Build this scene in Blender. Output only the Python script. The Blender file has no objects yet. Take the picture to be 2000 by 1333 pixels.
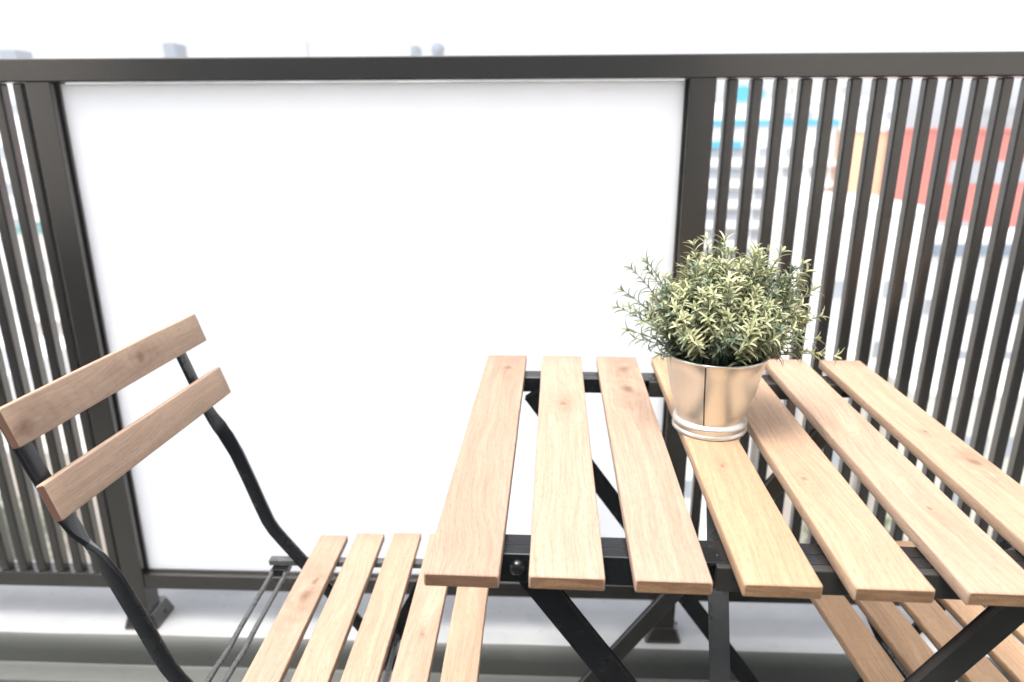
import bpy, bmesh, math, random
from mathutils import Vector, Matrix, noise
R = math.radians
S = bpy.context.scene

# ---------------------------------------------------------------- camera
CAM_Z = 1.0324
def make_camera():
    pit, yaw, roll = 0.30093, 0.04124, -0.00334
    cy, sy, cp, sp = math.cos(yaw), math.sin(yaw), math.cos(pit), math.sin(pit)
    F = Vector((-sy*cp, cy*cp, -sp)); Rt = Vector((cy, sy, 0)); U = Rt.cross(F)
    c, s = math.cos(roll), math.sin(roll)
    R2 = c*Rt + s*U; U2 = -s*Rt + c*U
    cd = bpy.data.cameras.new("camera"); co = bpy.data.objects.new("camera", cd)
    S.collection.objects.link(co)
    M = Matrix((( R2.x, U2.x, -F.x, 0), (R2.y, U2.y, -F.y, 0), (R2.z, U2.z, -F.z, CAM_Z), (0, 0, 0, 1)))
    co.matrix_world = M
    cd.sensor_width = 36; cd.lens = 1357.4/2000*36
    cd.clip_start = 0.02; cd.clip_end = 9000
    cd.dof.use_dof = True; cd.dof.focus_distance = 0.68; cd.dof.aperture_fstop = 4.5
    S.camera = co
make_camera()

# ---------------------------------------------------------------- world, sun, exposure
SUN_EL, SUN_AZ = 66, -142          # azimuth clockwise from +Y (railing side); negative = to the left
w = bpy.data.worlds.new("World"); S.world = w; w.use_nodes = True
nt = w.node_tree; nt.nodes.clear()
sky = nt.nodes.new('ShaderNodeTexSky'); sky.sky_type = 'NISHITA'; sky.sun_disc = False
sky.sun_elevation = R(SUN_EL); sky.sun_rotation = R(SUN_AZ)
sky.air_density = 0.8; sky.dust_density = 5.0; sky.ozone_density = 0.6; sky.altitude = 30
bg = nt.nodes.new('ShaderNodeBackground'); bg.inputs['Strength'].default_value = 0.15
wo = nt.nodes.new('ShaderNodeOutputWorld')
hs = nt.nodes.new('ShaderNodeHueSaturation'); hs.inputs['Saturation'].default_value = .35   # milky, thinly overcast sky
nt.links.new(sky.outputs[0], hs.inputs['Color']); nt.links.new(hs.outputs[0], bg.inputs[0]); nt.links.new(bg.outputs[0], wo.inputs[0])
sl = bpy.data.lights.new("sun", 'SUN'); sl.energy = .9; sl.angle = R(16); sl.color = (1, .95, .88)
so = bpy.data.objects.new("sun", sl); S.collection.objects.link(so)
d = Vector((math.sin(R(SUN_AZ))*math.cos(R(SUN_EL)), math.cos(R(SUN_AZ))*math.cos(R(SUN_EL)), math.sin(R(SUN_EL))))
so.rotation_euler = d.to_track_quat('Z', 'Y').to_euler()
so.location = d*20
S.view_settings.view_transform = 'Standard'; S.view_settings.look = 'None'
S.view_settings.exposure = 1.8; S.view_settings.gamma = 1
S.render.engine = 'CYCLES'

# ---------------------------------------------------------------- node helpers
def mat(name):
    m = bpy.data.materials.new(name); m.use_nodes = True
    n = m.node_tree; n.nodes.clear()
    out = n.nodes.new('ShaderNodeOutputMaterial'); b = n.nodes.new('ShaderNodeBsdfPrincipled')
    n.links.new(b.outputs[0], out.inputs[0])
    return m, n, b, out
class G:
    """tiny node-graph writer"""
    def __init__(s, n): s.n = n
    def new(s, t, **k):
        o = s.n.nodes.new(t)
        for a, v in k.items(): setattr(o, a, v)
        return o
    def put(s, sock, v):
        if isinstance(v, bpy.types.NodeSocket): s.n.links.new(v, sock)
        elif v is not None: sock.default_value = v
    def m(s, op, a, b=0.0, c=0.0, clamp=False):
        o = s.new('ShaderNodeMath', operation=op, use_clamp=clamp)
        s.put(o.inputs[0], a); s.put(o.inputs[1], b); s.put(o.inputs[2], c); return o.outputs[0]
    def noise(s, vec, scale=5, detail=2, rough=.5, dist=0, dim='3D', w=None):
        o = s.new('ShaderNodeTexNoise', noise_dimensions=dim)
        s.put(o.inputs['Vector'], vec); s.put(o.inputs['Scale'], scale); s.put(o.inputs['Detail'], detail)
        s.put(o.inputs['Roughness'], rough); s.put(o.inputs['Distortion'], dist)
        if w is not None: s.put(o.inputs['W'], w)
        return o.outputs['Fac']
    def ramp(s, f, stops, interp='LINEAR'):
        o = s.new('ShaderNodeValToRGB'); s.put(o.inputs[0], f); r = o.color_ramp; r.interpolation = interp
        while len(r.elements) < len(stops): r.elements.new(.5)
        for e, (p, c) in zip(r.elements, stops):
            e.position = p; e.color = (c, c, c, 1) if isinstance(c, (int, float)) else (*c, 1)
        return o.outputs[0]
    def mix(s, f, a, b, mode='MIX'):
        o = s.new('ShaderNodeMix', data_type='RGBA', blend_type=mode)
        s.put(o.inputs[0], f); s.put(o.inputs[6], a if not isinstance(a, tuple) else (*a, 1)); s.put(o.inputs[7], b if not isinstance(b, tuple) else (*b, 1))
        return o.outputs[2]
    def comb(s, x, y, z):
        o = s.new('ShaderNodeCombineXYZ'); s.put(o.inputs[0], x); s.put(o.inputs[1], y); s.put(o.inputs[2], z); return o.outputs[0]
    def sep(s, v):
        o = s.new('ShaderNodeSeparateXYZ'); s.put(o.inputs[0], v); return o.outputs
    def bump(s, h, strength=.2, dist=.001):
        o = s.new('ShaderNodeBump'); s.put(o.inputs['Height'], h); o.inputs['Strength'].default_value = strength
        o.inputs['Distance'].default_value = dist; return o.outputs[0]
    def obj(s): return s.new('ShaderNodeTexCoord').outputs['Object']
    def attr(s, name, typ='OBJECT'): return s.new('ShaderNodeAttribute', attribute_name=name, attribute_type=typ)

def wood_material(name, light, dark, warm):
    m, n, b, out = mat(name); g = G(n)
    x, y, z = g.sep(g.obj())
    rnd = g.new('ShaderNodeObjectInfo').outputs['Random']
    seed = g.m('MULTIPLY', rnd, 37.0)
    tone = g.attr('tone').outputs['Fac']
    # knots, given per slat as (across, along, radius)
    kx, ky = x, y
    knot_dark = None; knot_core = None; knot_shade = None; ring = None
    wob = g.m('MULTIPLY', g.m('SUBTRACT', g.noise(g.comb(x, y, seed), 60, 3, .6), .5), .012)
    for kn in ('knot_a', 'knot_b'):
        ax, ay, ar = g.sep(g.attr(kn).outputs['Vector'])
        dx = g.m('ADD', g.m('SUBTRACT', x, ax), wob); dy = g.m('ADD', g.m('SUBTRACT', y, ay), wob)
        rr = g.m('MAXIMUM', ar, 1e-5)
        q = g.m('SQRT', g.m('ADD', g.m('POWER', g.m('DIVIDE', dx, rr), 2), g.m('POWER', g.m('DIVIDE', dy, g.m('MULTIPLY', rr, 1.5)), 2)))
        q2 = g.m('SQRT', g.m('ADD', g.m('POWER', g.m('DIVIDE', dx, rr), 2), g.m('POWER', g.m('DIVIDE', dy, g.m('MULTIPLY', rr, 3.4)), 2)))
        fall = g.m('EXPONENT', g.m('MULTIPLY', g.m('POWER', q2, 2), -.16))
        push = g.m('MULTIPLY', g.m('MULTIPLY', g.m('SIGN', dx), rr), g.m('MULTIPLY', fall, -1.1))
        kx = g.m('ADD', kx, push)
        core = g.m('SUBTRACT', 1.0, g.m('SMOOTH_MIN', q, 1.0, .5), clamp=True)
        core = g.m('MULTIPLY', core, g.m('GREATER_THAN', ar, 1e-4))
        sh = g.m('MULTIPLY', fall, g.m('GREATER_THAN', ar, 1e-4))
        rg = g.m('MULTIPLY', g.m('POWER', g.m('ABSOLUTE', g.m('SINE', g.m('MULTIPLY', q, 2.3))), 4), sh)
        knot_core = core if knot_core is None else g.m('MAXIMUM', knot_core, core)
        knot_shade = sh if knot_shade is None else g.m('MAXIMUM', knot_shade, sh)
        ring = rg if ring is None else g.m('MAXIMUM', ring, rg)
    lat = g.m('ADD', kx, g.m('MULTIPLY', z, .6))
    # broad growth bands, wandering along the slat
    drift = g.m('MULTIPLY', g.m('SUBTRACT', g.noise(g.comb(g.m('MULTIPLY', x, 3), g.m('MULTIPLY', y, 3.2), seed), 1.0, 2, .5), .5), .05)
    latw = g.m('ADD', lat, drift)
    bands = g.noise(g.comb(g.m('MULTIPLY', latw, 75), g.m('MULTIPLY', y, 1.5), seed), 1.0, 3, .55, .4)
    fibre = g.noise(g.comb(g.m('MULTIPLY', latw, 520), g.m('MULTIPLY', y, 14), seed), 1.0, 3, .6)
    pores = g.noise(g.comb(g.m('MULTIPLY', latw, 1500), g.m('MULTIPLY', y, 110), seed), 1.0, 1, .5)
    blotch = g.noise(g.comb(g.m('MULTIPLY', x, 22), g.m('MULTIPLY', y, 9), seed), 1.0, 3, .55)
    c = g.mix(g.ramp(bands, [(.36, 0), (.64, 1)]), light, dark)
    c = g.mix(g.m('MULTIPLY', g.ramp(blotch, [(.4, 0), (.66, 1)]), .75), c, warm)
    c = g.mix(g.m('MULTIPLY', g.ramp(fibre, [(.42, 0), (.64, 1)]), .38), c, tuple(v*.62 for v in dark))
    c = g.mix(g.m('MULTIPLY', g.ramp(pores, [(.57, 0), (.68, 1)]), .40), c, tuple(v*.48 for v in dark))
    c = g.mix(g.m('MULTIPLY', g.m('MULTIPLY', knot_shade, g.ramp(g.noise(g.comb(g.m('MULTIPLY', x, 45), g.m('MULTIPLY', y, 30), seed), 1, 2, .5), [(.35, 0), (.65, 1)])), .55), c, (dark[0]*.56, dark[1]*.50, dark[2]*.46))
    c = g.mix(g.m('MULTIPLY', ring, .16), c, (dark[0]*.50, dark[1]*.38, dark[2]*.30))
    c = g.mix(g.m('MULTIPLY', knot_core, .8), c, (dark[0]*.34, dark[1]*.28, dark[2]*.24))
    # per slat tone: negative = pinkish grey, positive = golden
    gold = g.mix(1.0, c, (1.04, .92, .72), 'MULTIPLY'); pink = g.mix(1.0, c, (.86, .81, .80), 'MULTIPLY')
    c = g.mix(g.m('MAXIMUM', tone, 0.0), c, gold)
    c = g.mix(g.m('MAXIMUM', g.m('MULTIPLY', tone, -1.0), 0.0), c, pink)
    g.put(b.inputs['Base Color'], c)
    rough = g.m('ADD', g.m('MULTIPLY', fibre, .2), .58)
    g.put(b.inputs['Roughness'], rough); b.inputs['Specular IOR Level'].default_value = .35
    h = g.m('ADD', g.m('MULTIPLY', fibre, .7), g.m('MULTIPLY', pores, -.6))
    g.put(b.inputs['Normal'], g.bump(h, .30, .0008))
    return m
M = {}
M['wood'] = wood_material('oiled_acacia', (.490, .356, .266), (.390, .276, .200), (.430, .306, .226))

def endgrain():
    m, n, b, out = mat('end_grain'); g = G(n)
    x, y, z = g.sep(g.obj()); rnd = g.new('ShaderNodeObjectInfo').outputs['Random']; sd = g.m('MULTIPLY', rnd, 23)
    wv = g.noise(g.comb(g.m('MULTIPLY', x, 22), sd, g.m('MULTIPLY', z, 160)), 1, 3, .6, 1.2)
    f = g.noise(g.comb(g.m('MULTIPLY', x, 900), sd, g.m('MULTIPLY', z, 700)), 1, 2, .5)
    c = g.mix(g.ramp(wv, [(.35, 0), (.65, 1)]), (.33, .20, .105), (.19, .105, .055))
    c = g.mix(g.m('MULTIPLY', g.ramp(f, [(.5, 0), (.65, 1)]), .5), c, (.13, .075, .04))
    dk = g.attr('end_dark').outputs['Fac']
    c = g.mix(dk, c, (.13, .066, .045))
    g.put(b.inputs['Base Color'], c); b.inputs['Roughness'].default_value = .7
    g.put(b.inputs['Normal'], g.bump(f, .5, .0006)); return m
M['end'] = endgrain()

def metal_black(name, col, rough, bumpy, met=0.0, mot=.35, bs=.10, spec=.6):
    m, n, b, out = mat(name); g = G(n); o = g.obj(); b.inputs['Metallic'].default_value = met
    sp = g.noise(o, 420, 1, .5); pit = g.ramp(sp, [(.68, 0), (.74, 1)])
    dust = g.noise(o, 35, 3, .6)
    c = g.mix(g.m('MULTIPLY', g.ramp(dust, [(.45, 0), (.8, 1)]), mot), col, tuple(v*1.9+.01 for v in col))
    g.put(b.inputs['Base Color'], c)
    g.put(b.inputs['Roughness'], g.m('ADD', g.m('MULTIPLY', dust, .12), rough))
    b.inputs['Specular IOR Level'].default_value = spec
    g.put(b.inputs['Normal'], g.bump(g.m('ADD', g.noise(o, 260, 2, .5), g.m('MULTIPLY', pit, bumpy)), bs, .0006))
    return m
M['black'] = metal_black('black_powder_coat', (.008, .009, .011), .20, 1.0)
def anodised():
    m, n, b, out = mat('bronze_grey_aluminium'); g = G(n); o = g.obj()
    f = g.noise(o, 700, 1, .5); k = g.noise(o, 3, 2, .5)
    g.put(b.inputs['Base Color'], g.mix(k, (.150, .144, .136), (.166, .158, .147)))
    b.inputs['Metallic'].default_value = .92; g.put(b.inputs['Roughness'], g.m('ADD', g.m('MULTIPLY', f, .06), .22)); return m
M['rail'] = anodised()

def simple(name, col, rough=.6, var=.12, scale=3, metallic=0, spec=.4, bump=None):
    m, n, b, out = mat(name); g = G(n); o = g.obj()
    f = g.noise(o, scale, 4, .6)
    c = g.mix(g.ramp(f, [(.3, 0), (.7, 1)]), tuple(v*(1-var) for v in col), tuple(min(1, v*(1+var)) for v in col))
    g.put(b.inputs['Base Color'], c); b.inputs['Roughness'].default_value = rough
    b.inputs['Metallic'].default_value = metallic; b.inputs['Specular IOR Level'].default_value = spec
    if bump: g.put(b.inputs['Normal'], g.bump(g.noise(o, bump, 3, .6), .25, .002))
    return m

def galv():
    m, n, b, out = mat('galvanised_steel'); g = G(n); o = g.obj(); x, y, z = g.sep(o)
    ang = g.m('ARCTAN2', y, x)
    st = g.noise(g.comb(g.m('MULTIPLY', ang, 9), g.m('MULTIPLY', z, 8), 0.0), 1, 3, .6)
    fine = g.noise(g.comb(g.m('MULTIPLY', ang, 2), 0.0, g.m('MULTIPLY', z, 900)), 1, 2, .5)
    g.put(b.inputs['Base Color'], g.mix(st, (.82, .82, .77), (.75, .75, .70)))
    b.inputs['Metallic'].default_value = 1
    g.put(b.inputs['Roughness'], g.m('ADD', g.m('MULTIPLY', st, .10), .31))
    g.put(b.inputs['Normal'], g.bump(fine, .06, .0005)); return m
M['galv'] = galv()

def leafmat():
    m, n, b, out = mat('rosemary_leaf'); g = G(n)
    a = g.attr('tint', 'GEOMETRY'); f = a.outputs['Fac']
    f2 = g.m('ADD', f, g.m('MULTIPLY', g.m('SUBTRACT', g.noise(g.obj(), 300, 2, .5), .5), .35), clamp=True)
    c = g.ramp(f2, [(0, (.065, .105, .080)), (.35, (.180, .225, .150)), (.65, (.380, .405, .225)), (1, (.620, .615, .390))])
    g.put(b.inputs['Base Color'], c); b.inputs['Roughness'].default_value = .5; b.inputs['Specular IOR Level'].default_value = .3
    tr = g.new('ShaderNodeBsdfTranslucent'); g.put(tr.inputs[0], c)
    mx = g.new('ShaderNodeMixShader'); mx.inputs[0].default_value = .18
    n.links.new(b.outputs[0], mx.inputs[1]); n.links.new(tr.outputs[0], mx.inputs[2]); n.links.new(mx.outputs[0], out.inputs[0])
    return m
M['leaf'] = leafmat()
M['stem'] = simple('green_stem', (.085, .135, .085), .55, .3, 60)
M['soil'] = simple('dark_soil', (.012, .012, .011), .9, .4, 90, bump=120)

def frosted():
    m, n, b, out = mat('frosted_acrylic'); g = G(n)
    b.inputs['Base Color'].default_value = (.86, .88, .88, 1); b.inputs['Roughness'].default_value = .5
    b.inputs['Specular IOR Level'].default_value = .35
    tr = g.new('ShaderNodeBsdfTranslucent'); tr.inputs[0].default_value = (.99, .99, .99, 1)
    mx = g.new('ShaderNodeMixShader'); mx.inputs[0].default_value = .84
    n.links.new(b.outputs[0], mx.inputs[1]); n.links.new(tr.outputs[0], mx.inputs[2]); n.links.new(mx.outputs[0], out.inputs[0])
    return m
M['frost'] = frosted()

def coated(name, a, bcol, rough):
    m, n, b, out = mat(name); g = G(n); o = g.obj(); x, y, z = g.sep(o)
    big = g.noise(o, 2.2, 4, .6); streak = g.noise(g.comb(g.m('MULTIPLY', x, 1.6), g.m('MULTIPLY', y, 22), z), 1, 3, .55)
    fine = g.noise(o, 180, 2, .6); grit = g.ramp(g.noise(o, 90, 2, .6), [(.66, 0), (.74, 1)])
    c = g.mix(g.ramp(big, [(.3, 0), (.7, 1)]), a, bcol)
    c = g.mix(g.m('MULTIPLY', g.ramp(streak, [(.45, 0), (.75, 1)]), .30), c, tuple(v*.7 for v in a))
    c = g.mix(g.m('MULTIPLY', g.ramp(g.noise(o, 14, 5, .65), [(.50, 0), (.72, 1)]), .28), c, tuple(v*.72 for v in a))
    c = g.mix(g.m('MULTIPLY', grit, .35), c, tuple(v*.45 for v in a))
    g.put(b.inputs['Base Color'], c); g.put(b.inputs['Roughness'], g.m('ADD', g.m('MULTIPLY', big, .2), rough))
    g.put(b.inputs['Normal'], g.bump(g.m('ADD', fine, g.m('MULTIPLY', big, 2)), .12, .002)); return m
M['floor'] = coated('grey_floor_coating', (.055, .059, .055), (.072, .077, .071), .45)
M['curb'] = coated('pale_curb_coating', (.295, .302, .306), (.345, .352, .355), .5)

# ---------------------------------------------------------------- mesh helpers
def link(name, bm, m, parent=None, smooth=False, mats=None):
    me = bpy.data.meshes.new(name); bm.normal_update(); bm.to_mesh(me); bm.free()
    for k in (mats or [m]): me.materials.append(k)
    if smooth:
        for p in me.polygons: p.use_smooth = True
    o = bpy.data.objects.new(name, me); S.collection.objects.link(o)
    if parent: o.parent = parent
    return o
def thing(name, label, cat, loc=(0, 0, 0), rz=0, group=None):
    o = bpy.data.objects.new(name, None); S.collection.objects.link(o); o.empty_display_size = .05
    o.location = loc; o.rotation_euler = (0, 0, rz); o['label'] = label; o['category'] = cat
    if group: o['group'] = group
    return o
def box(bm, x0, x1, y0, y1, z0, z1, bev=0, seg=2, mi=0):
    r = bmesh.ops.create_cube(bm, size=1)
    for v in r['verts']:
        v.co = Vector((x0+(v.co.x+.5)*(x1-x0), y0+(v.co.y+.5)*(y1-y0), z0+(v.co.z+.5)*(z1-z0)))
    fs = list({f for v in r['verts'] for f in v.link_faces})
    if bev:
        es = list({e for v in r['verts'] for e in v.link_edges})
        q = bmesh.ops.bevel(bm, geom=es, offset=bev, segments=seg, profile=.6, affect='EDGES')
        fs = q['faces']
    return fs
def bar(bm, p0, p1, w_, t_, wdir, bev=.0012):
    """flat bar from p0 to p1; wdir = direction of the wide side"""
    p0, p1 = Vector(p0), Vector(p1); a = (p1-p0).normalized(); wd = Vector(wdir); wd = (wd-a*wd.dot(a)).normalized(); td = a.cross(wd)
    r = bmesh.ops.create_cube(bm, size=1); L = (p1-p0).length
    es = list({e for v in r['verts'] for e in v.link_edges})
    for v in r['verts']:
        x, y, z = v.co; v.co = p0+a*(z+.5)*L+wd*x*w_+td*y*t_
    if bev: bmesh.ops.bevel(bm, geom=es, offset=bev, segments=2, profile=.6, affect='EDGES')
def sweep(bm, pts, secs, closed_caps=True):
    """loft rectangles-with-rounded-corners; secs = list of (wdir, tdir, w, t)"""
    rings = []
    for p, (wd, td, w_, t_) in zip(pts, secs):
        ring = []
        b = min(w_, t_)*.16
        for sx, sy in ((1, 1), (-1, 1), (-1, -1), (1, -1)):
            cx, cyy = sx*(w_/2-b), sy*(t_/2-b)
            order = [(sx*b, 0), (sx*b*.7, sy*b*.7), (0, sy*b)]
            if sx*sy < 0: order = order[::-1]
            for ox, oy in order: ring.append(bm.verts.new(Vector(p)+wd*(cx+ox)+td*(cyy+oy)))
        rings.append(ring)
    k = len(rings[0])
    for a, b2 in zip(rings, rings[1:]):
        for i in range(k): bm.faces.new((a[i], a[(i+1) % k], b2[(i+1) % k], b2[i]))
    if closed_caps: bm.faces.new(rings[0][::-1]); bm.faces.new(rings[-1])
    bmesh.ops.recalc_face_normals(bm, faces=bm.faces[:])
def tube(bm, pts, r, seg=10, taper=None):
    rings = []; pts = [Vector(p) for p in pts]
    up = None
    for i, p in enumerate(pts):
        a = (pts[min(i+1, len(pts)-1)]-pts[max(i-1, 0)]).normalized()
        u = a.orthogonal().normalized() if up is None else (up-a*up.dot(a)).normalized()
        up = u; v = a.cross(u); rr = r if taper is None else r*taper[i]
        rings.append([bm.verts.new(p+(u*math.cos(t)+v*math.sin(t))*rr) for t in [2*math.pi*j/seg for j in range(seg)]])
    for a, b in zip(rings, rings[1:]):
        for i in range(seg): bm.faces.new((a[i], a[(i+1) % seg], b[(i+1) % seg], b[i]))
    bm.faces.new(rings[0][::-1]); bm.faces.new(rings[-1])
def lathe(bm, prof, seg=96, caps=True):
    rings = [[bm.verts.new((r*math.cos(2*math.pi*j/seg), r*math.sin(2*math.pi*j/seg), z)) for j in range(seg)] for r, z in prof]
    for a, b in zip(rings, rings[1:]):
        for i in range(seg): bm.faces.new((a[i], a[(i+1) % seg], b[(i+1) % seg], b[i]))
    return rings
def slat_mesh(L, W, T, seed, bev=.0016, nseg=14):
    """slat with its length along Y, centred; slightly uneven edges; end faces get material 1"""
    rnd = random.Random(seed); bm = bmesh.new()
    ys = [-L/2+L*i/nseg for i in range(nseg+1)]
    def ring(y, sh):
        out = []
        wob = .0004
        dx = noise.noise(Vector((seed*3.1, y*9, 0)))*wob; dz = noise.noise(Vector((seed*1.7, y*7, 5)))*wob
        for sx, sz in ((1, 1), (-1, 1), (-1, -1), (1, -1)):
            b = bev*(1+.5*noise.noise(Vector((seed*5.3+sx, y*26, sz))))
            cx, cz = sx*(W/2-b-sh), sz*(T/2-b-sh)
            order = [(1, 0), (.8, .6), (.45, .9), (0, 1)]
            pts = [(sx*b*o[0], sz*b*o[1]) for o in order]
            if sx*sz < 0: pts = pts[::-1]
            for ox, oz in pts: out.append(bm.verts.new((cx+ox+dx, y, cz+oz+dz)))
        return out
    e = .0013
    rings = [ring(-L/2, e)]+[ring(-L/2+e, 0)]+[ring(y, 0) for y in ys[1:-1]]+[ring(L/2-e, 0)]+[ring(L/2, e)]
    k = len(rings[0])
    for a, b in zip(rings, rings[1:]):
        for i in range(k): bm.faces.new((a[i], a[(i+1) % k], b[(i+1) % k], b[i]))
    f1 = bm.faces.new(rings[0][::-1]); f2 = bm.faces.new(rings[-1]); f1.material_index = f2.material_index = 1
    bmesh.ops.recalc_face_normals(bm, faces=bm.faces[:])
    return bm
def slat(name, parent, L, W, T, loc, rot=(0, 0, 0), seed=1, tone=0.0, ka=(0, 0, 0), kb=(0, 0, 0), ed=0.0):
    o = link(name, slat_mesh(L, W, T, seed), None, parent, mats=[M['wood'], M['end']])
    for p in o.data.polygons: p.use_smooth = p.material_index == 0
    o.location = loc; o.rotation_euler = rot
    o['tone'] = float(tone); o['knot_a'] = [float(v) for v in ka]; o['knot_b'] = [float(v) for v in kb]; o['end_dark'] = float(ed)
    return o

# ---------------------------------------------------------------- balcony floor and curb
def struct(name, bm, m):
    o = link(name, bm, m); o['kind'] = 'structure'; return o
bm = bmesh.new(); box(bm, -3.2, 3.2, -1.6, 1.098, -.25, 0); struct('floor', bm, M['floor'])
def curb():
    bm = bmesh.new()
    prof = [(1.045, -.05), (1.045, .012), (1.049, .016), (1.078, .018), (1.086, .022), (1.088, .050), (1.0905, .064), (1.097, .0725), (1.1025, .0785), (1.106, .080), (1.33, .080), (1.337, .076), (1.338, -.6), (1.12, -.6)]
    n = 60; rows = []
    for i in range(n+1):
        x = -3.2+6.4*i/n
        rows.append([bm.verts.new((x, y+.0022*noise.noise(Vector((x*4, j*.3, 1)))*(1 if 1 < j < 10 else 0), z+.0016*noise.noise(Vector((x*5, j*.4, 7)))*(1 if 1 < j < 10 else 0))) for j, (y, z) in enumerate(prof)])
    for a, b in zip(rows, rows[1:]):
        for j in range(len(prof)-1):
            f = bm.faces.new((a[j], b[j], b[j+1], a[j+1])); f.smooth = True
            f.material_index = 1 if j < 8 else 0
    bmesh.ops.recalc_face_normals(bm, faces=bm.faces[:])
    o = link('curb', bm, None, mats=[M['curb'], M['floor']]); o['kind'] = 'structure'
    o.data.set_sharp_from_angle(angle=R(50))
curb()

# house wall with its glazed door on the other side of the balcony
bm = bmesh.new(); wy = -1.05
box(bm, -3.2, -1.95, wy-.2, wy, .6, 2.8); box(bm, .75, 3.2, wy-.2, wy, .6, 2.8); box(bm, -1.949, .749, wy-.2, wy, 2.1, 2.8)
ADDED_DADO = bmesh.new(); box(ADDED_DADO, -3.2, -1.95, wy-.2, wy+.004, 0, .599); box(ADDED_DADO, .75, 3.2, wy-.2, wy+.004, 0, .599)  # unseen dark wall base, added to darken reflections low on the railing
WALL = struct('wall', bm, simple('wall_tile', (.84, .79, .72), .6, .08, 2))
link('added_dark_dado', ADDED_DADO, simple('added_dado_dark', (.06, .06, .058), .6, .2, 3), WALL)
bm = bmesh.new(); box(bm, -1.949, .749, wy-.12, wy-.10, .001, 2.099)
link('door_glass', bm, simple('door_glass', (.10, .13, .15), .06, .1, 1, spec=.9), WALL)
bm = bmesh.new()
for x in (-1.949, -.63, .70): box(bm, x, x+.049, wy-.099, wy-.04, .001, 2.099)
link('door_frame', bm, simple('door_frame', (.08, .08, .08), .4, .1, 5), WALL)

# ---------------------------------------------------------------- railing
def railing():
    t = thing('railing', 'dark bronze-grey metal balcony railing of upright bars around a white frosted panel', 'railing', (0, 1.12, .08))
    def part(name, bm, m, smooth=False):
        o = link(name, bm, m, t, smooth); o.location = (0, 0, 0)
        for v in o.data.vertices: v.co -= Vector((0, 1.12, .08))
        return o
    posts = [(-1.830, -1.790), (-.804, -.764), (.2224, .2624), (1.2488, 1.2888)]
    bm = bmesh.new(); box(bm, -1.86, 2.1, 1.118, 1.168, 1.099, 1.133, .002); part('top_rail', bm, M['rail'])
    for a, b in zip(posts, posts[1:]):
        bm = bmesh.new(); box(bm, a[1], b[0], 1.122, 1.156, .1715, .202, .0015)
        part('bottom_rail', bm, M['rail'])
    for a, b in posts:
        bm = bmesh.new(); box(bm, a, b, 1.120, 1.160, .108, 1.099, .0015)
        p = part('post', bm, M['rail'])
        # flared foot with bolt slots
        bm = bmesh.new(); c = (a+b)/2
        r = []
        for z, ex, ey in ((.080, .0145, .006), (.0835, .0142, .006), (.1115, .0050, .003), (.1135, .0040, .002)):
            x0, x1, y0, y1 = a-ex, b+ex, 1.120-ey, 1.172+ey*2.2
            cr = .004
            r.append([bm.verts.new(q) for q in ((x0+cr, y0, z), (x1-cr, y0, z), (x1, y0+cr, z), (x1, y1-cr, z), (x1-cr, y1, z), (x0+cr, y1, z), (x0, y1-cr, z), (x0, y0+cr, z))])
        for u, v in zip(r, r[1:]):
            for i in range(8): bm.faces.new((u[i], u[(i+1) % 8], v[(i+1) % 8], v[i]))
        bm.faces.new(r[-1]); bmesh.ops.recalc_face_normals(bm, faces=bm.faces[:])
        f = link('post_foot', bm, M['rail'], p)
        for v in f.data.vertices: v.co -= Vector((0, 1.12, .08))
        for s in (-1, 1):
            bm = bmesh.new(); bmesh.ops.create_uvsphere(bm, u_segments=12, v_segments=8, radius=.0045)
            bo = link('bolt', bm, M['black'], p, True); bo.location = (c+s*.0295, .035, .014)
    # frosted panel with its thin channels
    bm = bmesh.new(); box(bm, -.762, .2204, 1.1395, 1.1435, .2035, 1.097, 0)
    part('frosted_panel', bm, M['frost'])
    bm = bmesh.new()
    box(bm, -.7638, -.7600, 1.1345, 1.1490, .204, 1.098, .0005); box(bm, .2182, .2222, 1.1345, 1.1490, .204, 1.098, .0005)
    box(bm, -.7598, .2180, 1.1345, 1.1385, .2022, .2062, .0005)
    part('panel_frame', bm, M['rail'])
    def bal(x):
        bm = bmesh.new(); box(bm, x-.0008, x+.0167, 1.1265, 1.1460, .2025, 1.0985, .0042, 4)
        part('baluster', bm, M['rail'])
    x = .2800
    for i in range(26): bal(x+i*.03672)
    for i in range(26): bal(-.8667+.0008-i*.0370) if -.8667-i*.037 > -1.78 else None
    bal(-.8297)
    for i in range(18): bal(1.312+i*.0368)
railing()

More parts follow.
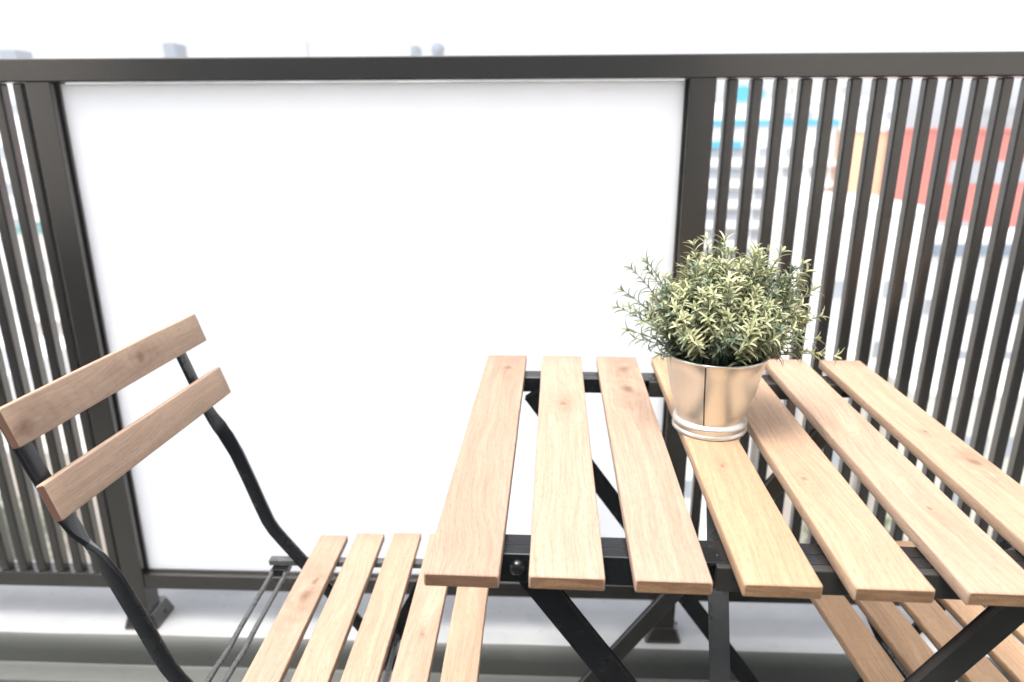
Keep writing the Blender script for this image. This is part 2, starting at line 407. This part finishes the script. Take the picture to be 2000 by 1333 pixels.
# ---------------------------------------------------------------- folding table
def table():
    rz = -.01976
    t = thing('folding_table', 'square folding table of seven pale wood slats on a black steel frame', 'table', (-.08867, .45982, 0), rz)
    T = .0125; P = .0819; Wd = .059
    tones = [-.85, -.15, -.35, .75, .45, .15, .3]; ed = [.55, .25, .2, 0, .25, .1, .1]
    K = [((.006, .215, .006), (0, -.03, 0)), ((.0, .08, .0045), (.02, .3, 0)), ((.004, .135, .009), (.008, .215, .010)),
         ((-.004, -.08, .003), (0, 0, 0)), ((.014, .215, .006), (-.01, -.1, .004)), ((.002, -.15, .003), (0, 0, 0)), ((.012, -.055, .007), (.0, .02, .003))]
    for i in range(7):
        off = (0, .001, .0008, .0005, .0004, .0, .0)[i]
        slat('slat', t, .54, Wd, T, (i*P+Wd/2, .27+off, .70-T/2), (0, 0, 0), 10+i*3, tones[i], K[i][0], K[i][1], ed[i])
    zt = .70-T-.0003
    # rails across under the slats
    for y0, hh in ((.048, .0285), (.478, .0225)):
        bm = bmesh.new(); box(bm, .016, .536, y0, y0+.0135, zt-hh, zt, .0018, 3)
        box(bm, .016, .536, y0+.0142, y0+.030, zt-.0045, zt-.0004, .001)
        rl = link('cross_rail', bm, M['black'], t)
        bm = bmesh.new()
        box(bm, .235, .500, y0-.0095, y0-.0004, zt-.0235, zt-.0006, .0012)
        link('hinge_plate', bm, M['leggrey'], rl)
        bm = bmesh.new(); box(bm, .222, .262, y0-.004, y0+.020, zt-.0035, zt+.0001, .001)
        bmesh.ops.create_uvsphere(bm, u_segments=10, v_segments=6, radius=.0016, matrix=Matrix.Translation((.238, y0+.006, zt+.0004)))
        link('bracket', bm, M['black'], rl)
        for bx in ((.071,) if y0 < .1 else ()):
            bm = bmesh.new(); bmesh.ops.create_uvsphere(bm, u_segments=24, v_segments=12, radius=.0075)
            for v in bm.verts: v.co.y *= .8
            bo = link('bolt', bm, M['black'], rl, True); bo.location = (bx, y0-.001, zt-.0125)
    # crossed legs: two in the near plane, two in the far plane
    def leg(x0, z0, x1, z1, y, lm=None):
        bm = bmesh.new(); bar(bm, (x0, y, z0), (x1, y, z1), .0195, .0105, (1, 0, .7), .0022)
        return link('leg', bm, lm or M['black'], t)
    for y, near in ((.068, 1), (.459, 0)):
        a = leg(.070, .668, .545, .008, y+.003)
        b_ = leg(.498, .655, .045, .008, y-.0085, M['leggrey'])
        if near:
            bm = bmesh.new(); bmesh.ops.create_uvsphere(bm, u_segments=16, v_segments=8, radius=.006)
            bo = link('bolt', bm, M['black'], b_, True); bo.location = (.286, y-.015, .352)
    for x, z in ((.540, .016), (.050, .016)):
        bm = bmesh.new(); tube(bm, [(x, .04, z), (x, .46, z)], .006, 12); link('foot_bar', bm, M['black'], t, True)
    # flat strut hanging from under the top towards the near side
    bm = bmesh.new(); bar(bm, (.2625, .168, .683), (.2800, .005, .165), .0180, .004, (1, 0, 0), .0008)
    link('support_strut', bm, M['rod'], t)
    return t
M['rod'] = metal_black('grey_steel_and_sheen', (.085, .088, .088), .22, .6, spec=.8)  # grey of the rods; on strut and side rails it stands in for reflections
M['leggrey'] = metal_black('lit_black_coat', (.026, .025, .023), .32, .6, spec=.8)  # black coat lightened in colour, imitating reflections on plate and legs
table()

# ---------------------------------------------------------------- folding chair (origin: floor under the middle of the seat's front edge, facing +X)
def chair(label):
    t = thing('folding_chair', label, 'chair', (-.0587, .705, 0), 0, 'folding chairs at the table')
    ox, oy = -.0587, .705
    tones = [-.1, .1, .15, .05, .25]; kn = [((.002, .055, .009), (.006, .085, .005)), ((0, 0, 0),)*2, ((0, 0, 0),)*2, ((.002, -.02, .0015), (0, 0, 0)), ((0, 0, 0),)*2]
    for i in range(5):
        x = -.3256+i*.0548+.0205
        slat('seat_slat', t, .392, .0415, .011, (x-ox, (0, .004, .007, .007, .007)[i]-.003, .4465+(0, .0015, .002, .001, -.001)[i]-.0055), (0, 0, 0), 50+i, tones[i], kn[i][0], kn[i][1], .3)
    # backrest slats (front faces lean back 18 degrees)
    for z, x, T_, tn, ka, kb, L in ((.7785, -.4590, .0105, .1, (-.006, -.150, .008), (.003, .03, .006), .322), (.7050, -.4350, .0105, .15, (.002, .06, 0), (0, -.03, 0), .322)):
        # local x = across (up), so rotate about Y
        slat('back_slat', t, L, .0385, T_, (x-ox, -.0025, z), (0, R(-107.5), R(-3.1)), int(z*1000), tn, ka, kb, .9)
    # twisted flat uprights which run on as the front legs
    Y = Vector((0, 1, 0))
    for s, y in ((1, .8365-oy), (-1, .5640-oy)):
        path = [(-.4672, .779), (-.4530, .735), (-.4355, .680), (-.4290, .663), (-.4225, .650), (-.4155, .635), (-.4065, .610), (-.3945, .570), (-.3840, .534), (-.3755, .507), (-.3680, .492), (-.3570, .476), (-.3440, .458), (-.3000, .396), (-.2620, .343), (-.0200, .006)]
        tw = [0, 0, 0, .12, .4, .75, .95, 1, 1, 1, 1, 1, 1, 1, 1, 1]
        pts, secs = [], []
        def shift(x, z): return x-.006*max(0, min(1, (z-.60)/.08))-(0 if s > 0 else .011*max(0, min(1, (z-.50)/.25)))
        path = [(shift(x, z), z) for x, z in path]
        for i, (x, z) in enumerate(path):
            a = Vector(path[min(i+1, len(path)-1)])-Vector(path[max(i-1, 0)]); a3 = Vector((a.x, 0, a.y)).normalized()
            n3 = a3.cross(Y).normalized(); th = tw[i]*math.pi/2*s
            wd = Y*math.cos(th)+n3*math.sin(th); td = a3.cross(wd)
            pts.append(Vector((x-ox-.0, y, z))); secs.append((wd, td, .0182, .0052))
        bm = bmesh.new(); sweep(bm, pts, secs)
        o = link('upright', bm, M['black'], t)
        for p in o.data.polygons: p.use_smooth = True
        o.data.set_sharp_from_angle(angle=R(25))
    for s, y in ((1, .822-oy), (-1, .579-oy)):
        bm = bmesh.new(); bar(bm, (-.152-ox, y, .432), (-.372-ox, y, .006), .0185, .0055, (1, 0, -.5)); bl = link('leg', bm, M['black'], t)
        bm = bmesh.new(); bmesh.ops.create_uvsphere(bm, u_segments=16, v_segments=8, radius=.0055); bo = link('bolt', bm, M['black'], bl, True); bo.location = (-.228-ox, y-.005, .290)
    for y in (.8475-oy, .5530-oy):
        bm = bmesh.new()
        bar(bm, (-.3845-ox, y, .4350), (-.0800-ox, y, .4352), .0125, .0085, (0, 1, 0), .0015)
        link('side_rail', bm, M['rod'], t)
    for x, z in ((-.3775, .4235), (-.3585, .4220)):
        bm = bmesh.new(); tube(bm, [(x-ox, .130, z+.004), (x-ox, .122, z), (x-ox, .02, z-.001), (x-ox, -.018, z-.004), (x-ox, -.05, z-.001), (x-ox, -.122, z), (x-ox, -.132, z+.004)], .0034, 12)
        link('rod', bm, M['rod'], t, True)
    for a_, b_ in ((.127, .150), (-.150, -.127)):
        bm = bmesh.new(); box(bm, -.379-ox, -.3565-ox, a_, b_, .419, .430, .001); link('rod_bracket', bm, M['black'], t)
    bm = bmesh.new(); tube(bm, [(-.199-ox, .118, .333), (-.199-ox, -.118, .333)], .0034, 12); link('stretcher', bm, M['rod'], t, True)
    bm = bmesh.new(); tube(bm, [(-.352-ox, .118, .05), (-.352-ox, -.118, .05)], .0034, 12); link('stretcher', bm, M['rod'], t, True)
    bm = bmesh.new(); tube(bm, [(-.052-ox, .130, .05), (-.052-ox, -.140, .05)], .0034, 12); link('stretcher', bm, M['rod'], t, True)
    return t
ch = chair('wood slat folding chair with its backrest in view, left of the table')
def copy_tree(o, parent=None):
    c = o.copy(); S.collection.objects.link(c); c.parent = parent
    for k in [q for q in o.children]: copy_tree(k, c)
    return c
ch2 = copy_tree(ch); ch2['label'] = 'shaded folding chair seat tucked under the right side of the table'
ch2.location = (.3568, .705, 0); ch2.rotation_euler = (0, 0, R(183.3))
for k in ch2.children:
    if 'tone' in k: k['tone'] = .75
    if 'knot_a' in k and k.name.startswith('seat_slat'): k['knot_a'] = [0.0, 0.0, 0.0]; k['knot_b'] = [0.0, 0.0, 0.0]

# ---------------------------------------------------------------- potted plant
def plant():
    cx, cy, z0 = .196, .7445, .7004
    t = thing('potted_plant', 'bushy pale green rosemary-like plant in a galvanised metal pot on the table', 'plant', (cx, cy, z0))
    bm = bmesh.new()
    prof = [(.0, .0015), (.0385, .0015), (.0405, .0), (.0417, .0012), (.0419, .0030), (.0402, .0046), (.0398, .0058), (.0405, .0076), (.0416, .0100), (.0413, .0124), (.0398, .0142), (.0382, .0152), (.0378, .0166),
            (.0392, .0250), (.0436, .0500), (.0480, .0745), (.0508, .0905), (.0520, .0912), (.0526, .0925), (.0522, .0938), (.0510, .0943), (.0500, .0935), (.0496, .0900), (.0470, .0750), (.0450, .0640)]
    k = 1.085
    prof = [(r*(1 if z < .017 else 1+(k-1)*min(1, (z-.017)/.03)), z*.98) for r, z in prof]
    lathe(bm, prof, 128)
    pot = link('pot', bm, M['galv'], t, True)
    # lap seam down the side
    bm = bmesh.new(); a0 = R(-114)
    for da, th in ((0, .0007),):
        pr = [(r, z) for r, z in prof[12:17]]
        for (r0, zz0), (r1, zz1) in zip(pr, pr[1:]):
            vs = []
            for r_, zz in ((r0, zz0), (r1, zz1)):
                for aa in (a0, a0+.0014/r_):
                    for h in (.0, .0006): vs.append(bm.verts.new(((r_+h)*math.cos(aa), (r_+h)*math.sin(aa), zz)))
            # vs: [a0 in,a0 out,a1 in,a1 out]*2
            bm.faces.new((vs[0], vs[1], vs[5], vs[4])); bm.faces.new((vs[1], vs[3], vs[7], vs[5])); bm.faces.new((vs[3], vs[2], vs[6], vs[7]))
    link('seam', bm, M['seam'], pot)
    bm = bmesh.new(); bmesh.ops.create_circle(bm, cap_ends=True, segments=48, radius=.0525, matrix=Matrix.Translation((0, 0, .079)))
    link('soil', bm, M['soil'], t)
    rnd = random.Random(7)
    bs = bmesh.new(); bl = bmesh.new(); tint = bl.verts.layers.float.new('tint')
    def leaf(p, d, up, L, W, curl, tv):
        d = d.normalized(); side = d.cross(up)
        if side.length < .05: side = d.orthogonal()
        side.normalize(); nrm = side.cross(d)
        N = 5; prev = None; q = p.copy(); dd = d.copy(); seg = L/N
        for i in range(N+1):
            f = i/N; wv = W*(math.sin(math.pi*min(1, f*.88+.12))**.6)*.5
            if i == N: wv = .00012
            row = [bl.verts.new(q-side*wv+nrm*wv*.5), bl.verts.new(q-nrm*wv*.15), bl.verts.new(q+side*wv+nrm*wv*.5)]
            for v, e in zip(row, (0.0, -.14, 0.0)): v[tint] = max(0, min(1, tv+e+(f-.4)*.12))
            if prev:
                for j in (0, 1): fc = bl.faces.new((prev[j], prev[j+1], row[j+1], row[j])); fc.smooth = True
            prev = row
            q = q+dd*seg; dd = (dd-nrm*curl*seg/L).normalized(); nrm = side.cross(dd)
    def stem(p0, p1, bow, tone, start=.3, gap=.0050, leafL=.0150, tipn=4):
        p0 = Vector(p0); p1 = Vector(p1); L = (p1-p0).length
        c1 = p0.lerp(p1, .45)+Vector(bow)*L
        def B(u): return (1-u)**2*p0+2*u*(1-u)*c1+u*u*p1
        n = 10; pts = [B(i/n) for i in range(n+1)]
        tube(bs, pts, .00085, 6, [1.25-.85*i/n for i in range(n+1)])
        k = max(4, int(L*(1-start)/gap)); ph = rnd.uniform(0, 6.28)
        for i in range(k+1):
            u = start+(1-start)*i/k; p = B(u); a = (B(min(1, u+.03))-B(max(0, u-.03))).normalized()
            o1 = a.orthogonal().normalized(); o2 = a.cross(o1)
            m = 2 if i < k else tipn
            for j in range(m):
                th = ph+i*1.57+j*(math.pi if m == 2 else 2*math.pi/m)+rnd.uniform(-.35, .35)
                out = (o1*math.cos(th)+o2*math.sin(th))
                sp = rnd.uniform(.7, 1.25) if i < k-1 else rnd.uniform(.35, .9)
                dr = (a+out*sp*1.05).normalized()
                ll = leafL*rnd.uniform(.7, 1.2)*(1 if i < k-1 else .8)
                tv = tone+rnd.uniform(-.22, .22)+(.10 if u > .8 else 0)
                leaf(p, dr, a, ll, rnd.uniform(.0020, .0028), rnd.uniform(.5, 1.5), tv)
    N = 300; ga = math.pi*(3-math.sqrt(5))
    for i in range(N):
        f = (i+.5)/N; el = math.asin(min(1, (1-f)*1.13-.13)) ; az = i*ga+rnd.uniform(-.15, .15)
        rr = rnd.uniform(.80, 1.03) if i % 4 else rnd.uniform(.5, .85)
        h = math.cos(el); tip = Vector((h*math.cos(az)*.090, h*math.sin(az)*.082, .036+math.sin(el)*.073))*rr
        # lumpy outline: lower shoulder on the left, high dome just left of middle
        lum = 1+.12*noise.noise(Vector((math.cos(az)*1.4, math.sin(az)*1.4, el*1.5+3)))
        tip = Vector((tip.x*(lum if tip.x > 0 else lum*.90)+.002, tip.y*lum, tip.z*lum+.004))
        if tip.x < -.035 and tip.z > .05: tip.z = .05+(tip.z-.05)*.72
        ra = rnd.uniform(.2, 1)**.5*.043
        base = Vector((ra*math.cos(az+rnd.uniform(-.3, .3)), ra*math.sin(az+rnd.uniform(-.3, .3)), -.013))
        o = Vector((math.cos(az), math.sin(az), 0))
        side = Vector((rnd.uniform(-.08, .08), rnd.uniform(-.08, .08), .12))
        tv = .70+.22*noise.noise(Vector((az*1.2, el*2, 9)))+rnd.uniform(-.12, .12)
        if rnd.random() < .22: tv = rnd.uniform(.15, .4)
        lift = Vector((0, 0, .0945*.98))
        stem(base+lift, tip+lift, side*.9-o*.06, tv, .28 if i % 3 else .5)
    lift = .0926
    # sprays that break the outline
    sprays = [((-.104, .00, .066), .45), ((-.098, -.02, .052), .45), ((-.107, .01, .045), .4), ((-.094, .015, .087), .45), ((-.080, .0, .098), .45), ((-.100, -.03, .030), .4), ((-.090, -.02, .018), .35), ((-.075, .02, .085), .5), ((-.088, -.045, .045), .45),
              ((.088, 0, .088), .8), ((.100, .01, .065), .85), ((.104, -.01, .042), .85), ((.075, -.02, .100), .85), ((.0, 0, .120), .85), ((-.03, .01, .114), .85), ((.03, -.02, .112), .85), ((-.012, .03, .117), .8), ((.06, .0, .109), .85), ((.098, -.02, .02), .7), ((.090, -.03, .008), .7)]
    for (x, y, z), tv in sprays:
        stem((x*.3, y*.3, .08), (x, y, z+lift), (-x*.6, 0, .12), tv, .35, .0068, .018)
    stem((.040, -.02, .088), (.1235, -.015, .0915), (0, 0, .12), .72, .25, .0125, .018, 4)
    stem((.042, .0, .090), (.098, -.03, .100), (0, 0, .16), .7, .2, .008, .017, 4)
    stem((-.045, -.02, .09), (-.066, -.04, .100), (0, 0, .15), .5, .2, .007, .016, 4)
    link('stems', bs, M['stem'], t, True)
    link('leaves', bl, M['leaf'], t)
M['seam'] = simple('pot_seam', (.10, .095, .09), .5, .1, 20, metallic=1)
plant()

# ---------------------------------------------------------------- city beyond the railing
GZ = -26.0
def col(name, c, rough=.75, var=.06, scale=.15, **k): return simple(name, c, rough, var, scale, **k)
C = dict(slate=col('blue_grey_slate', (.13, .16, .20)), white=col('white_render', (.80, .80, .79)), cream=col('cream_render', (.60, .57, .50)), peach=col('peach_render', (.80, .45, .26)),
         red=col('red_cladding', (.50, .115, .08)), grey=col('grey_concrete', (.36, .37, .38)), pale=col('pale_tile', (.68, .70, .72)),
         cyan=simple('blue_sign', (.02, .34, .52), .5, .05, 1), glass=simple('window_glass', (.30, .33, .36), .25, .2, .3, spec=.5),
         roof=col('white_roof', (.60, .60, .59)), tan=col('tan_tile', (.46, .41, .35)), teal=col('teal_roof', (.10, .26, .26)), dark=simple('dark_metal', (.06, .06, .07), .5, .1, 1),
         asphalt=simple('asphalt', (.055, .055, .057), .85, .2, .4), paving=simple('paving', (.30, .29, .28), .8, .15, .5), ground=simple('city_ground', (.48, .47, .45), .9, .2, .02),
         bark=simple('bark', (.10, .07, .05), .9, .3, 4), crown=simple('crown_green', (.075, .11, .04), .8, .35, 1.5), lip=col('blue_grey_lip', (.16, .21, .27)))
_win = {}
def winmesh(w_, h_):
    k = (round(w_, 2), round(h_, 2))
    if k not in _win:
        bm = bmesh.new(); box(bm, -w_/2, w_/2, -.06, .04, -h_/2, h_/2); me = bpy.data.meshes.new('window'); bm.to_mesh(me); bm.free(); me.materials.append(C['glass']); _win[k] = me
    return _win[k]
def building(name, label, cat, x0, x1, y0, y1, top, wall, rows=(), ww=1.6, wh=1.3, step=3.0, band=None, para=.7, rot=0, group=None, extra=None, sides=True, units=0, bandmat=None):
    """rows = list of z centres; windows on the face towards the balcony"""
    cx, cy = (x0+x1)/2, (y0+y1)/2; t = thing(name, label, cat, (cx, cy, GZ), R(rot), group)
    W, D, H = x1-x0, y1-y0, top-GZ
    bm = bmesh.new(); box(bm, -W/2, W/2, -D/2, D/2, -.5, H); link('wall', bm, C[wall], t)
    bm = bmesh.new()
    for a in ((-W/2-.12, W/2+.12, -D/2-.12, -D/2+.18), (-W/2-.12, W/2+.12, D/2-.18, D/2+.12), (-W/2-.12, -W/2+.18, -D/2+.181, D/2-.181), (W/2-.18, W/2+.12, -D/2+.181, D/2-.181)): box(bm, *a, H+.002, H+para)
    link('parapet', bm, C[bandmat or wall], t)
    n = max(1, int(W/step)); cnt = 0
    for z in rows:
        for i in range(n):
            if cnt >= 60: break
            o = bpy.data.objects.new('window', winmesh(ww, wh)); S.collection.objects.link(o); o.parent = t
            o.location = (-W/2+(i+.5)*W/n, -D/2-.0, z-GZ); cnt += 1
        if band:
            bm = bmesh.new(); box(bm, -W/2-.02, W/2+.02, -D/2-.45, -D/2-.065, z-GZ-wh/2-.55, z-GZ-wh/2-.08); link('ledge', bm, C[band], t)
    if sides:
        n2 = max(1, int(D/step)); sx = 1 if cx < 0 else -1
        for z in rows:
            for i in range(n2):
                if cnt >= 95: break
                o = bpy.data.objects.new('window', winmesh(ww, wh)); S.collection.objects.link(o); o.parent = t
                o.location = (sx*W/2, -D/2+(i+.5)*D/n2, z-GZ); o.rotation_euler = (0, 0, R(90)); cnt += 1
    rnd = random.Random(int(abs(x0)*7+abs(y0)))
    for i in range(units):
        ux, uy = rnd.uniform(-W*.35, W*.35), rnd.uniform(-D*.35, D*.35); s = rnd.uniform(.6, 1.3)
        bm = bmesh.new(); box(bm, ux-s, ux+s, uy-s*.7, uy+s*.7, H+.003, H+.3+s, .05); u = link('roof_unit', bm, C['pale'], t)
    if extra: extra(t, W, D, H)
    return t
bm = bmesh.new(); box(bm, -400, 400, -50, 540, GZ-1, GZ-.01); struct('ground', bm, C['ground'])
bm = bmesh.new(); box(bm, -400, 400, 20, 31, GZ-.5, GZ-.002)
struct('road', bm, C['asphalt'])
bm = bmesh.new(); box(bm, -400, 400, 31.001, 35, GZ-.5, GZ+.12); box(bm, -400, 400, 16, 19.999, GZ-.5, GZ+.12); struct('pavement', bm, C['paving'])
bm = bmesh.new()
for i in range(60): box(bm, -180+i*6, -177+i*6, 25.4, 25.55, GZ-.0015, GZ+.0025)
struct('road_marking', bm, C['white'])
# white office block with blue sign and bands
def office(t, W, D, H):
    bm = bmesh.new(); box(bm, -W/2-.05, W/2+.05, -D/2-.32, -D/2-.14, H-.15, H+.32); link('blue_band', bm, C['cyan'], t)
    bm = bmesh.new(); box(bm, -W/2-.05, -W/2+3.2, -D/2-.32, -D/2-.14, H-1.9, H-1.35); link('blue_band', bm, C['cyan'], t)
    # penthouse and sign
    bm = bmesh.new(); box(bm, -W/2+.5, -W/2+6.4, -D/2+2, -D/2+8, H+.003, H+1.6, .05); link('penthouse', bm, C['white'], t)
    bm = bmesh.new(); s = [(-W/2+2.1, 1.75), (-W/2+4.6, 1.75), (-W/2+5.2, 2.1), (-W/2+5.2, 2.5), (-W/2+4.7, 2.95), (-W/2+2.1, 2.95)]
    a = [bm.verts.new((x, -D/2+1.6, H+z)) for x, z in s]; b = [bm.verts.new((x, -D/2+1.9, H+z)) for x, z in s]
    bm.faces.new(a[::-1]); bm.faces.new(b)
    for i in range(6): bm.faces.new((a[i], a[(i+1) % 6], b[(i+1) % 6], b[i]))
    bmesh.ops.recalc_face_normals(bm, faces=bm.faces[:]); link('rooftop_sign', bm, C['cyan'], t)
building('office_block', 'white office block with blue rooftop sign and blue bands, behind the railing bars', 'building', 13.2, 24.0, 60, 74, 1.1, 'white', [-1.2, -2.9, -4.6, -6.3, -8.0, -9.7], 1.5, .9, 1.9, 'white', .02, 0, None, office)
building('apartment_block', 'peach rendered building between the white office block and the red building', 'building', 24.2, 28.4, 59, 70, .5, 'peach', [-12, -15], 1.2, 1.2, 2.2, sides=False, para=.5, bandmat='white')
building('apartment_block', 'tall red clad building with grey windows behind the right railing bars', 'building', 27.6, 39.3, 57.4, 66, .45, 'red', (), 1, 1, 3, sides=False, para=.25,
         extra=lambda t, W, D, H: [link('window', (lambda b: (box(b, x0, x1, -D/2-.08, -D/2+.05, H+z0, H+z1), b)[1])(bmesh.new()), C['glass'], t)
                                    for x0, x1, z0, z1 in ((-1.4, 1.0, -3.9, -2.2), (1.8, 3.4, -3.9, -2.2), (3.9, 5.2, -3.8, -2.2), (-2.2, -.4, -8.2, -6.9), (.2, 1.8, -8.2, -6.9), (-2.2, -.4, -12.2, -10.8), (.2, 1.8, -12.2, -10.8))])
building('roof_hall', 'low white flat-roofed hall in front of the peach and red buildings', 'building', 17.4, 24.2, 44, 54, -4.3, 'white', [-9, -13], 1.6, 1.2, 3, sides=False, para=.35, bandmat='pale', units=2)
building('roof_hall', 'long white hall with a blue-grey roof lip below the red building', 'building', 24.9, 52, 51.5, 57, -7.25, 'white', [-12, -16], 1.6, 1.2, 3, sides=False, para=.35, extra=lambda t, W, D, H: link('ledge', (lambda b: (box(b, -W/2-.1, W/2+.1, -D/2-.3, -D/2-.125, H-.85, H-.05), b)[1])(bmesh.new()), C['lip'], t))
building('small_house', 'small pale house with tan tiles low behind the right bars', 'house', 13.2, 19, 38.5, 42.5, -12.5, 'tan', [-15, -18], 1.2, 1.1, 2, sides=False, para=.3, bandmat='white', units=2)
building('low_block', 'low white block seen through the bars behind the plant', 'building', 4.5, 12.2, 37, 42, -13.5, 'white', [-16.5, -19.5], 1.4, 1.2, 2.2, sides=False, units=3)
building('low_block', 'cream low block with roof units at the lower right bars', 'building', 20.5, 30, 36, 41, -13.0, 'cream', [-16, -19], 1.4, 1.2, 2.2, sides=False, para=.3, bandmat='white', units=3)
building('apartment_block', 'pale tiled apartment block far behind the right bars', 'building', 30, 46, 95, 108, 3.6, 'pale', [2.0, -.6, -3.2], 1.6, 1.2, 2.6, 'white')
building('apartment_block', 'cream apartment block far above the peach building roof', 'building', 40, 49.5, 118, 130, 7.5, 'cream', [6, 3.2, .4], 1.8, 1.3, 3, 'white')
building('apartment_block', 'grey concrete apartment block far behind the rightmost bars', 'building', 62, 84, 92, 108, 2.6, 'grey', [.6, -2.2, -5], 1.8, 1.3, 3, 'white')
# left side, seen through the left bars
building('apartment_block', 'white apartment block filling the left railing gaps', 'building', -62, -40, 58, 70, 1.0, 'white', [-1, -4, -7, -10, -13], 1.5, 1.1, 3, 'pale')
building('apartment_block', 'cream apartment block with teal parapet behind the left bars', 'building', -39, -29, 50, 60, -6.5, 'cream', [-9, -12, -15], 1.5, 1.2, 2.5, 'white', .5, bandmat='teal', units=3)
building('apartment_block', 'pale blue-grey block beyond the left post', 'building', -75, -50, 84, 98, 5.5, 'pale', [3, 0, -3], 1.8, 1.3, 3.5, 'white')
building('low_block', 'low white shop block below the left bars', 'building', -46, -33, 38, 47, -14.0, 'white', [-17, -20], 1.4, 1.1, 2.4, para=.4, units=4)
building('small_house', 'tan brick house at the foot of the left bars', 'house', -32, -24.5, 36.5, 42.5, -17.5, 'tan', [-20], 1.2, 1.1, 2.2, para=.35, bandmat='white', units=2)
building('small_house', 'white house with flat roof beside the tan brick house', 'house', -24, -17.5, 36.5, 42.5, -16.0, 'white', [-19], 1.2, 1.1, 2.2, para=.35, units=2)
# towers on the skyline: only their rooftop parts clear the top rail
def pent(items):
    def f(t, W, D, H):
        for nm, x0, x1, h, m in items:
            bm = bmesh.new()
            if nm == 'water_tank':
                bmesh.ops.create_uvsphere(bm, u_segments=20, v_segments=10, radius=(x1-x0)/2, matrix=Matrix.Translation(((x0+x1)/2, 0, H+h-(x1-x0)/2)))
                box(bm, x0+.3, x1-.3, -.5, .5, H, H+h-(x1-x0)/2)
            elif nm == 'mast':
                tube(bm, [((x0+x1)/2, 0, H), ((x0+x1)/2, 0, H+h)], (x1-x0)/2, 8)
            else: box(bm, x0, x1, -2, 2, H+.004, H+h, .06)
            link(nm, bm, C[m], t)
    return f
K_ = .38
def tower(label, x0, x1, top, items):
    building('tower_block', label, 'tower', x0*K_, x1*K_, 114, 121, 1.03+(top-1.03)*K_, 'pale', [6, 2], 1.4, 1.1, 2.4, para=.2, sides=False,
             extra=pent([(n, a*K_, b*K_, h*K_, m) for n, a, b, h, m in items]))
tower('distant tower with a blue-grey rooftop box above the left top rail', -166, -148, 26.5, [('rooftop_box', .4, 5.6, 7.6, 'slate')])
tower('distant tower with a thin mast above the top rail', -106, -90, 26, [('mast', -.1, .9, 8.9, 'slate')])
tower('distant tower with a small box and a round water tank on its roof', -60, -38, 26, [('rooftop_box', -4.6, -1.6, 6.2, 'slate'), ('water_tank', 3.0, 8.9, 8.0, 'slate')])
tower('distant tower with a low slab roof at the left end of the top rail', -240, -218, 27, [('rooftop_box', 2, 9.5, 5.0, 'slate')])
# street trees
def tree(x, y, h, label, seed):
    rnd = random.Random(seed); t = thing('street_tree', label, 'tree', (x, y, GZ+.12), 0, 'street trees')
    bm = bmesh.new(); tube(bm, [(0, 0, 0), (.1, 0, h*.3), (0, .1, h*.6), (.1, 0, h*.85)], .16, 8, [1, .8, .5, .2])
    for i in range(7):
        a = rnd.uniform(0, 6.28); z = h*rnd.uniform(.35, .6); tube(bm, [(0, 0, z), (math.cos(a)*h*.14, math.sin(a)*h*.14, z+h*.12), (math.cos(a)*h*.26, math.sin(a)*h*.26, z+h*.22)], .07, 6, [1, .6, .25])
    link('trunk', bm, C['bark'], t)
    bm = bmesh.new()
    cl = [(Vector((rnd.gauss(0, h*.15), rnd.gauss(0, h*.15), h*rnd.uniform(.45, .92))), h*rnd.uniform(.09, .17)) for _ in range(22)]
    for c, r in cl:
        for _ in range(95):
            v = Vector((rnd.gauss(0, 1), rnd.gauss(0, 1), rnd.gauss(0, 1))).normalized()*r*rnd.uniform(.5, 1.05); p = c+v; s = rnd.uniform(.09, .2)
            a = Vector((rnd.gauss(0, 1), rnd.gauss(0, 1), rnd.gauss(0, 1))).normalized(); b = a.orthogonal().normalized()
            bm.faces.new([bm.verts.new(p+a*s), bm.verts.new(p+b*s*.6), bm.verts.new(p-a*s), bm.verts.new(p-b*s*.6)])
    link('crown', bm, C['crown'], t)
for i, (x, y, h, l) in enumerate([(-30, 33, 7.5, 'green street tree in front of the tan brick house, behind the left bars'), (-20, 33, 6, 'smaller green street tree beside the white flat-roofed house'), (-38, 33, 6.5, 'green street tree in front of the low white shop block'),
                                  (16.5, 33, 7, 'green street tree before the tan-tiled house behind the table slats'), (27, 33, 6.5, 'green street tree before the cream low block')]): tree(x, y, h, l, 40+i)

# ---------------------------------------------------------------- hazy air
bm = bmesh.new(); box(bm, -420, 420, -60, 560, GZ-1.6, 36)
hz = bpy.data.objects.new('haze', bpy.data.meshes.new('haze')); bm.to_mesh(hz.data); bm.free(); S.collection.objects.link(hz); hz['kind'] = 'stuff'
m = bpy.data.materials.new('hazy_air'); m.use_nodes = True; m.node_tree.nodes.clear()
o = m.node_tree.nodes.new('ShaderNodeOutputMaterial'); v = m.node_tree.nodes.new('ShaderNodeVolumePrincipled')
v.inputs['Color'].default_value = (.95, .97, 1, 1); v.inputs['Density'].default_value = .0035; v.inputs['Anisotropy'].default_value = .2
m.node_tree.links.new(v.outputs[0], o.inputs['Volume']); hz.data.materials.append(m)
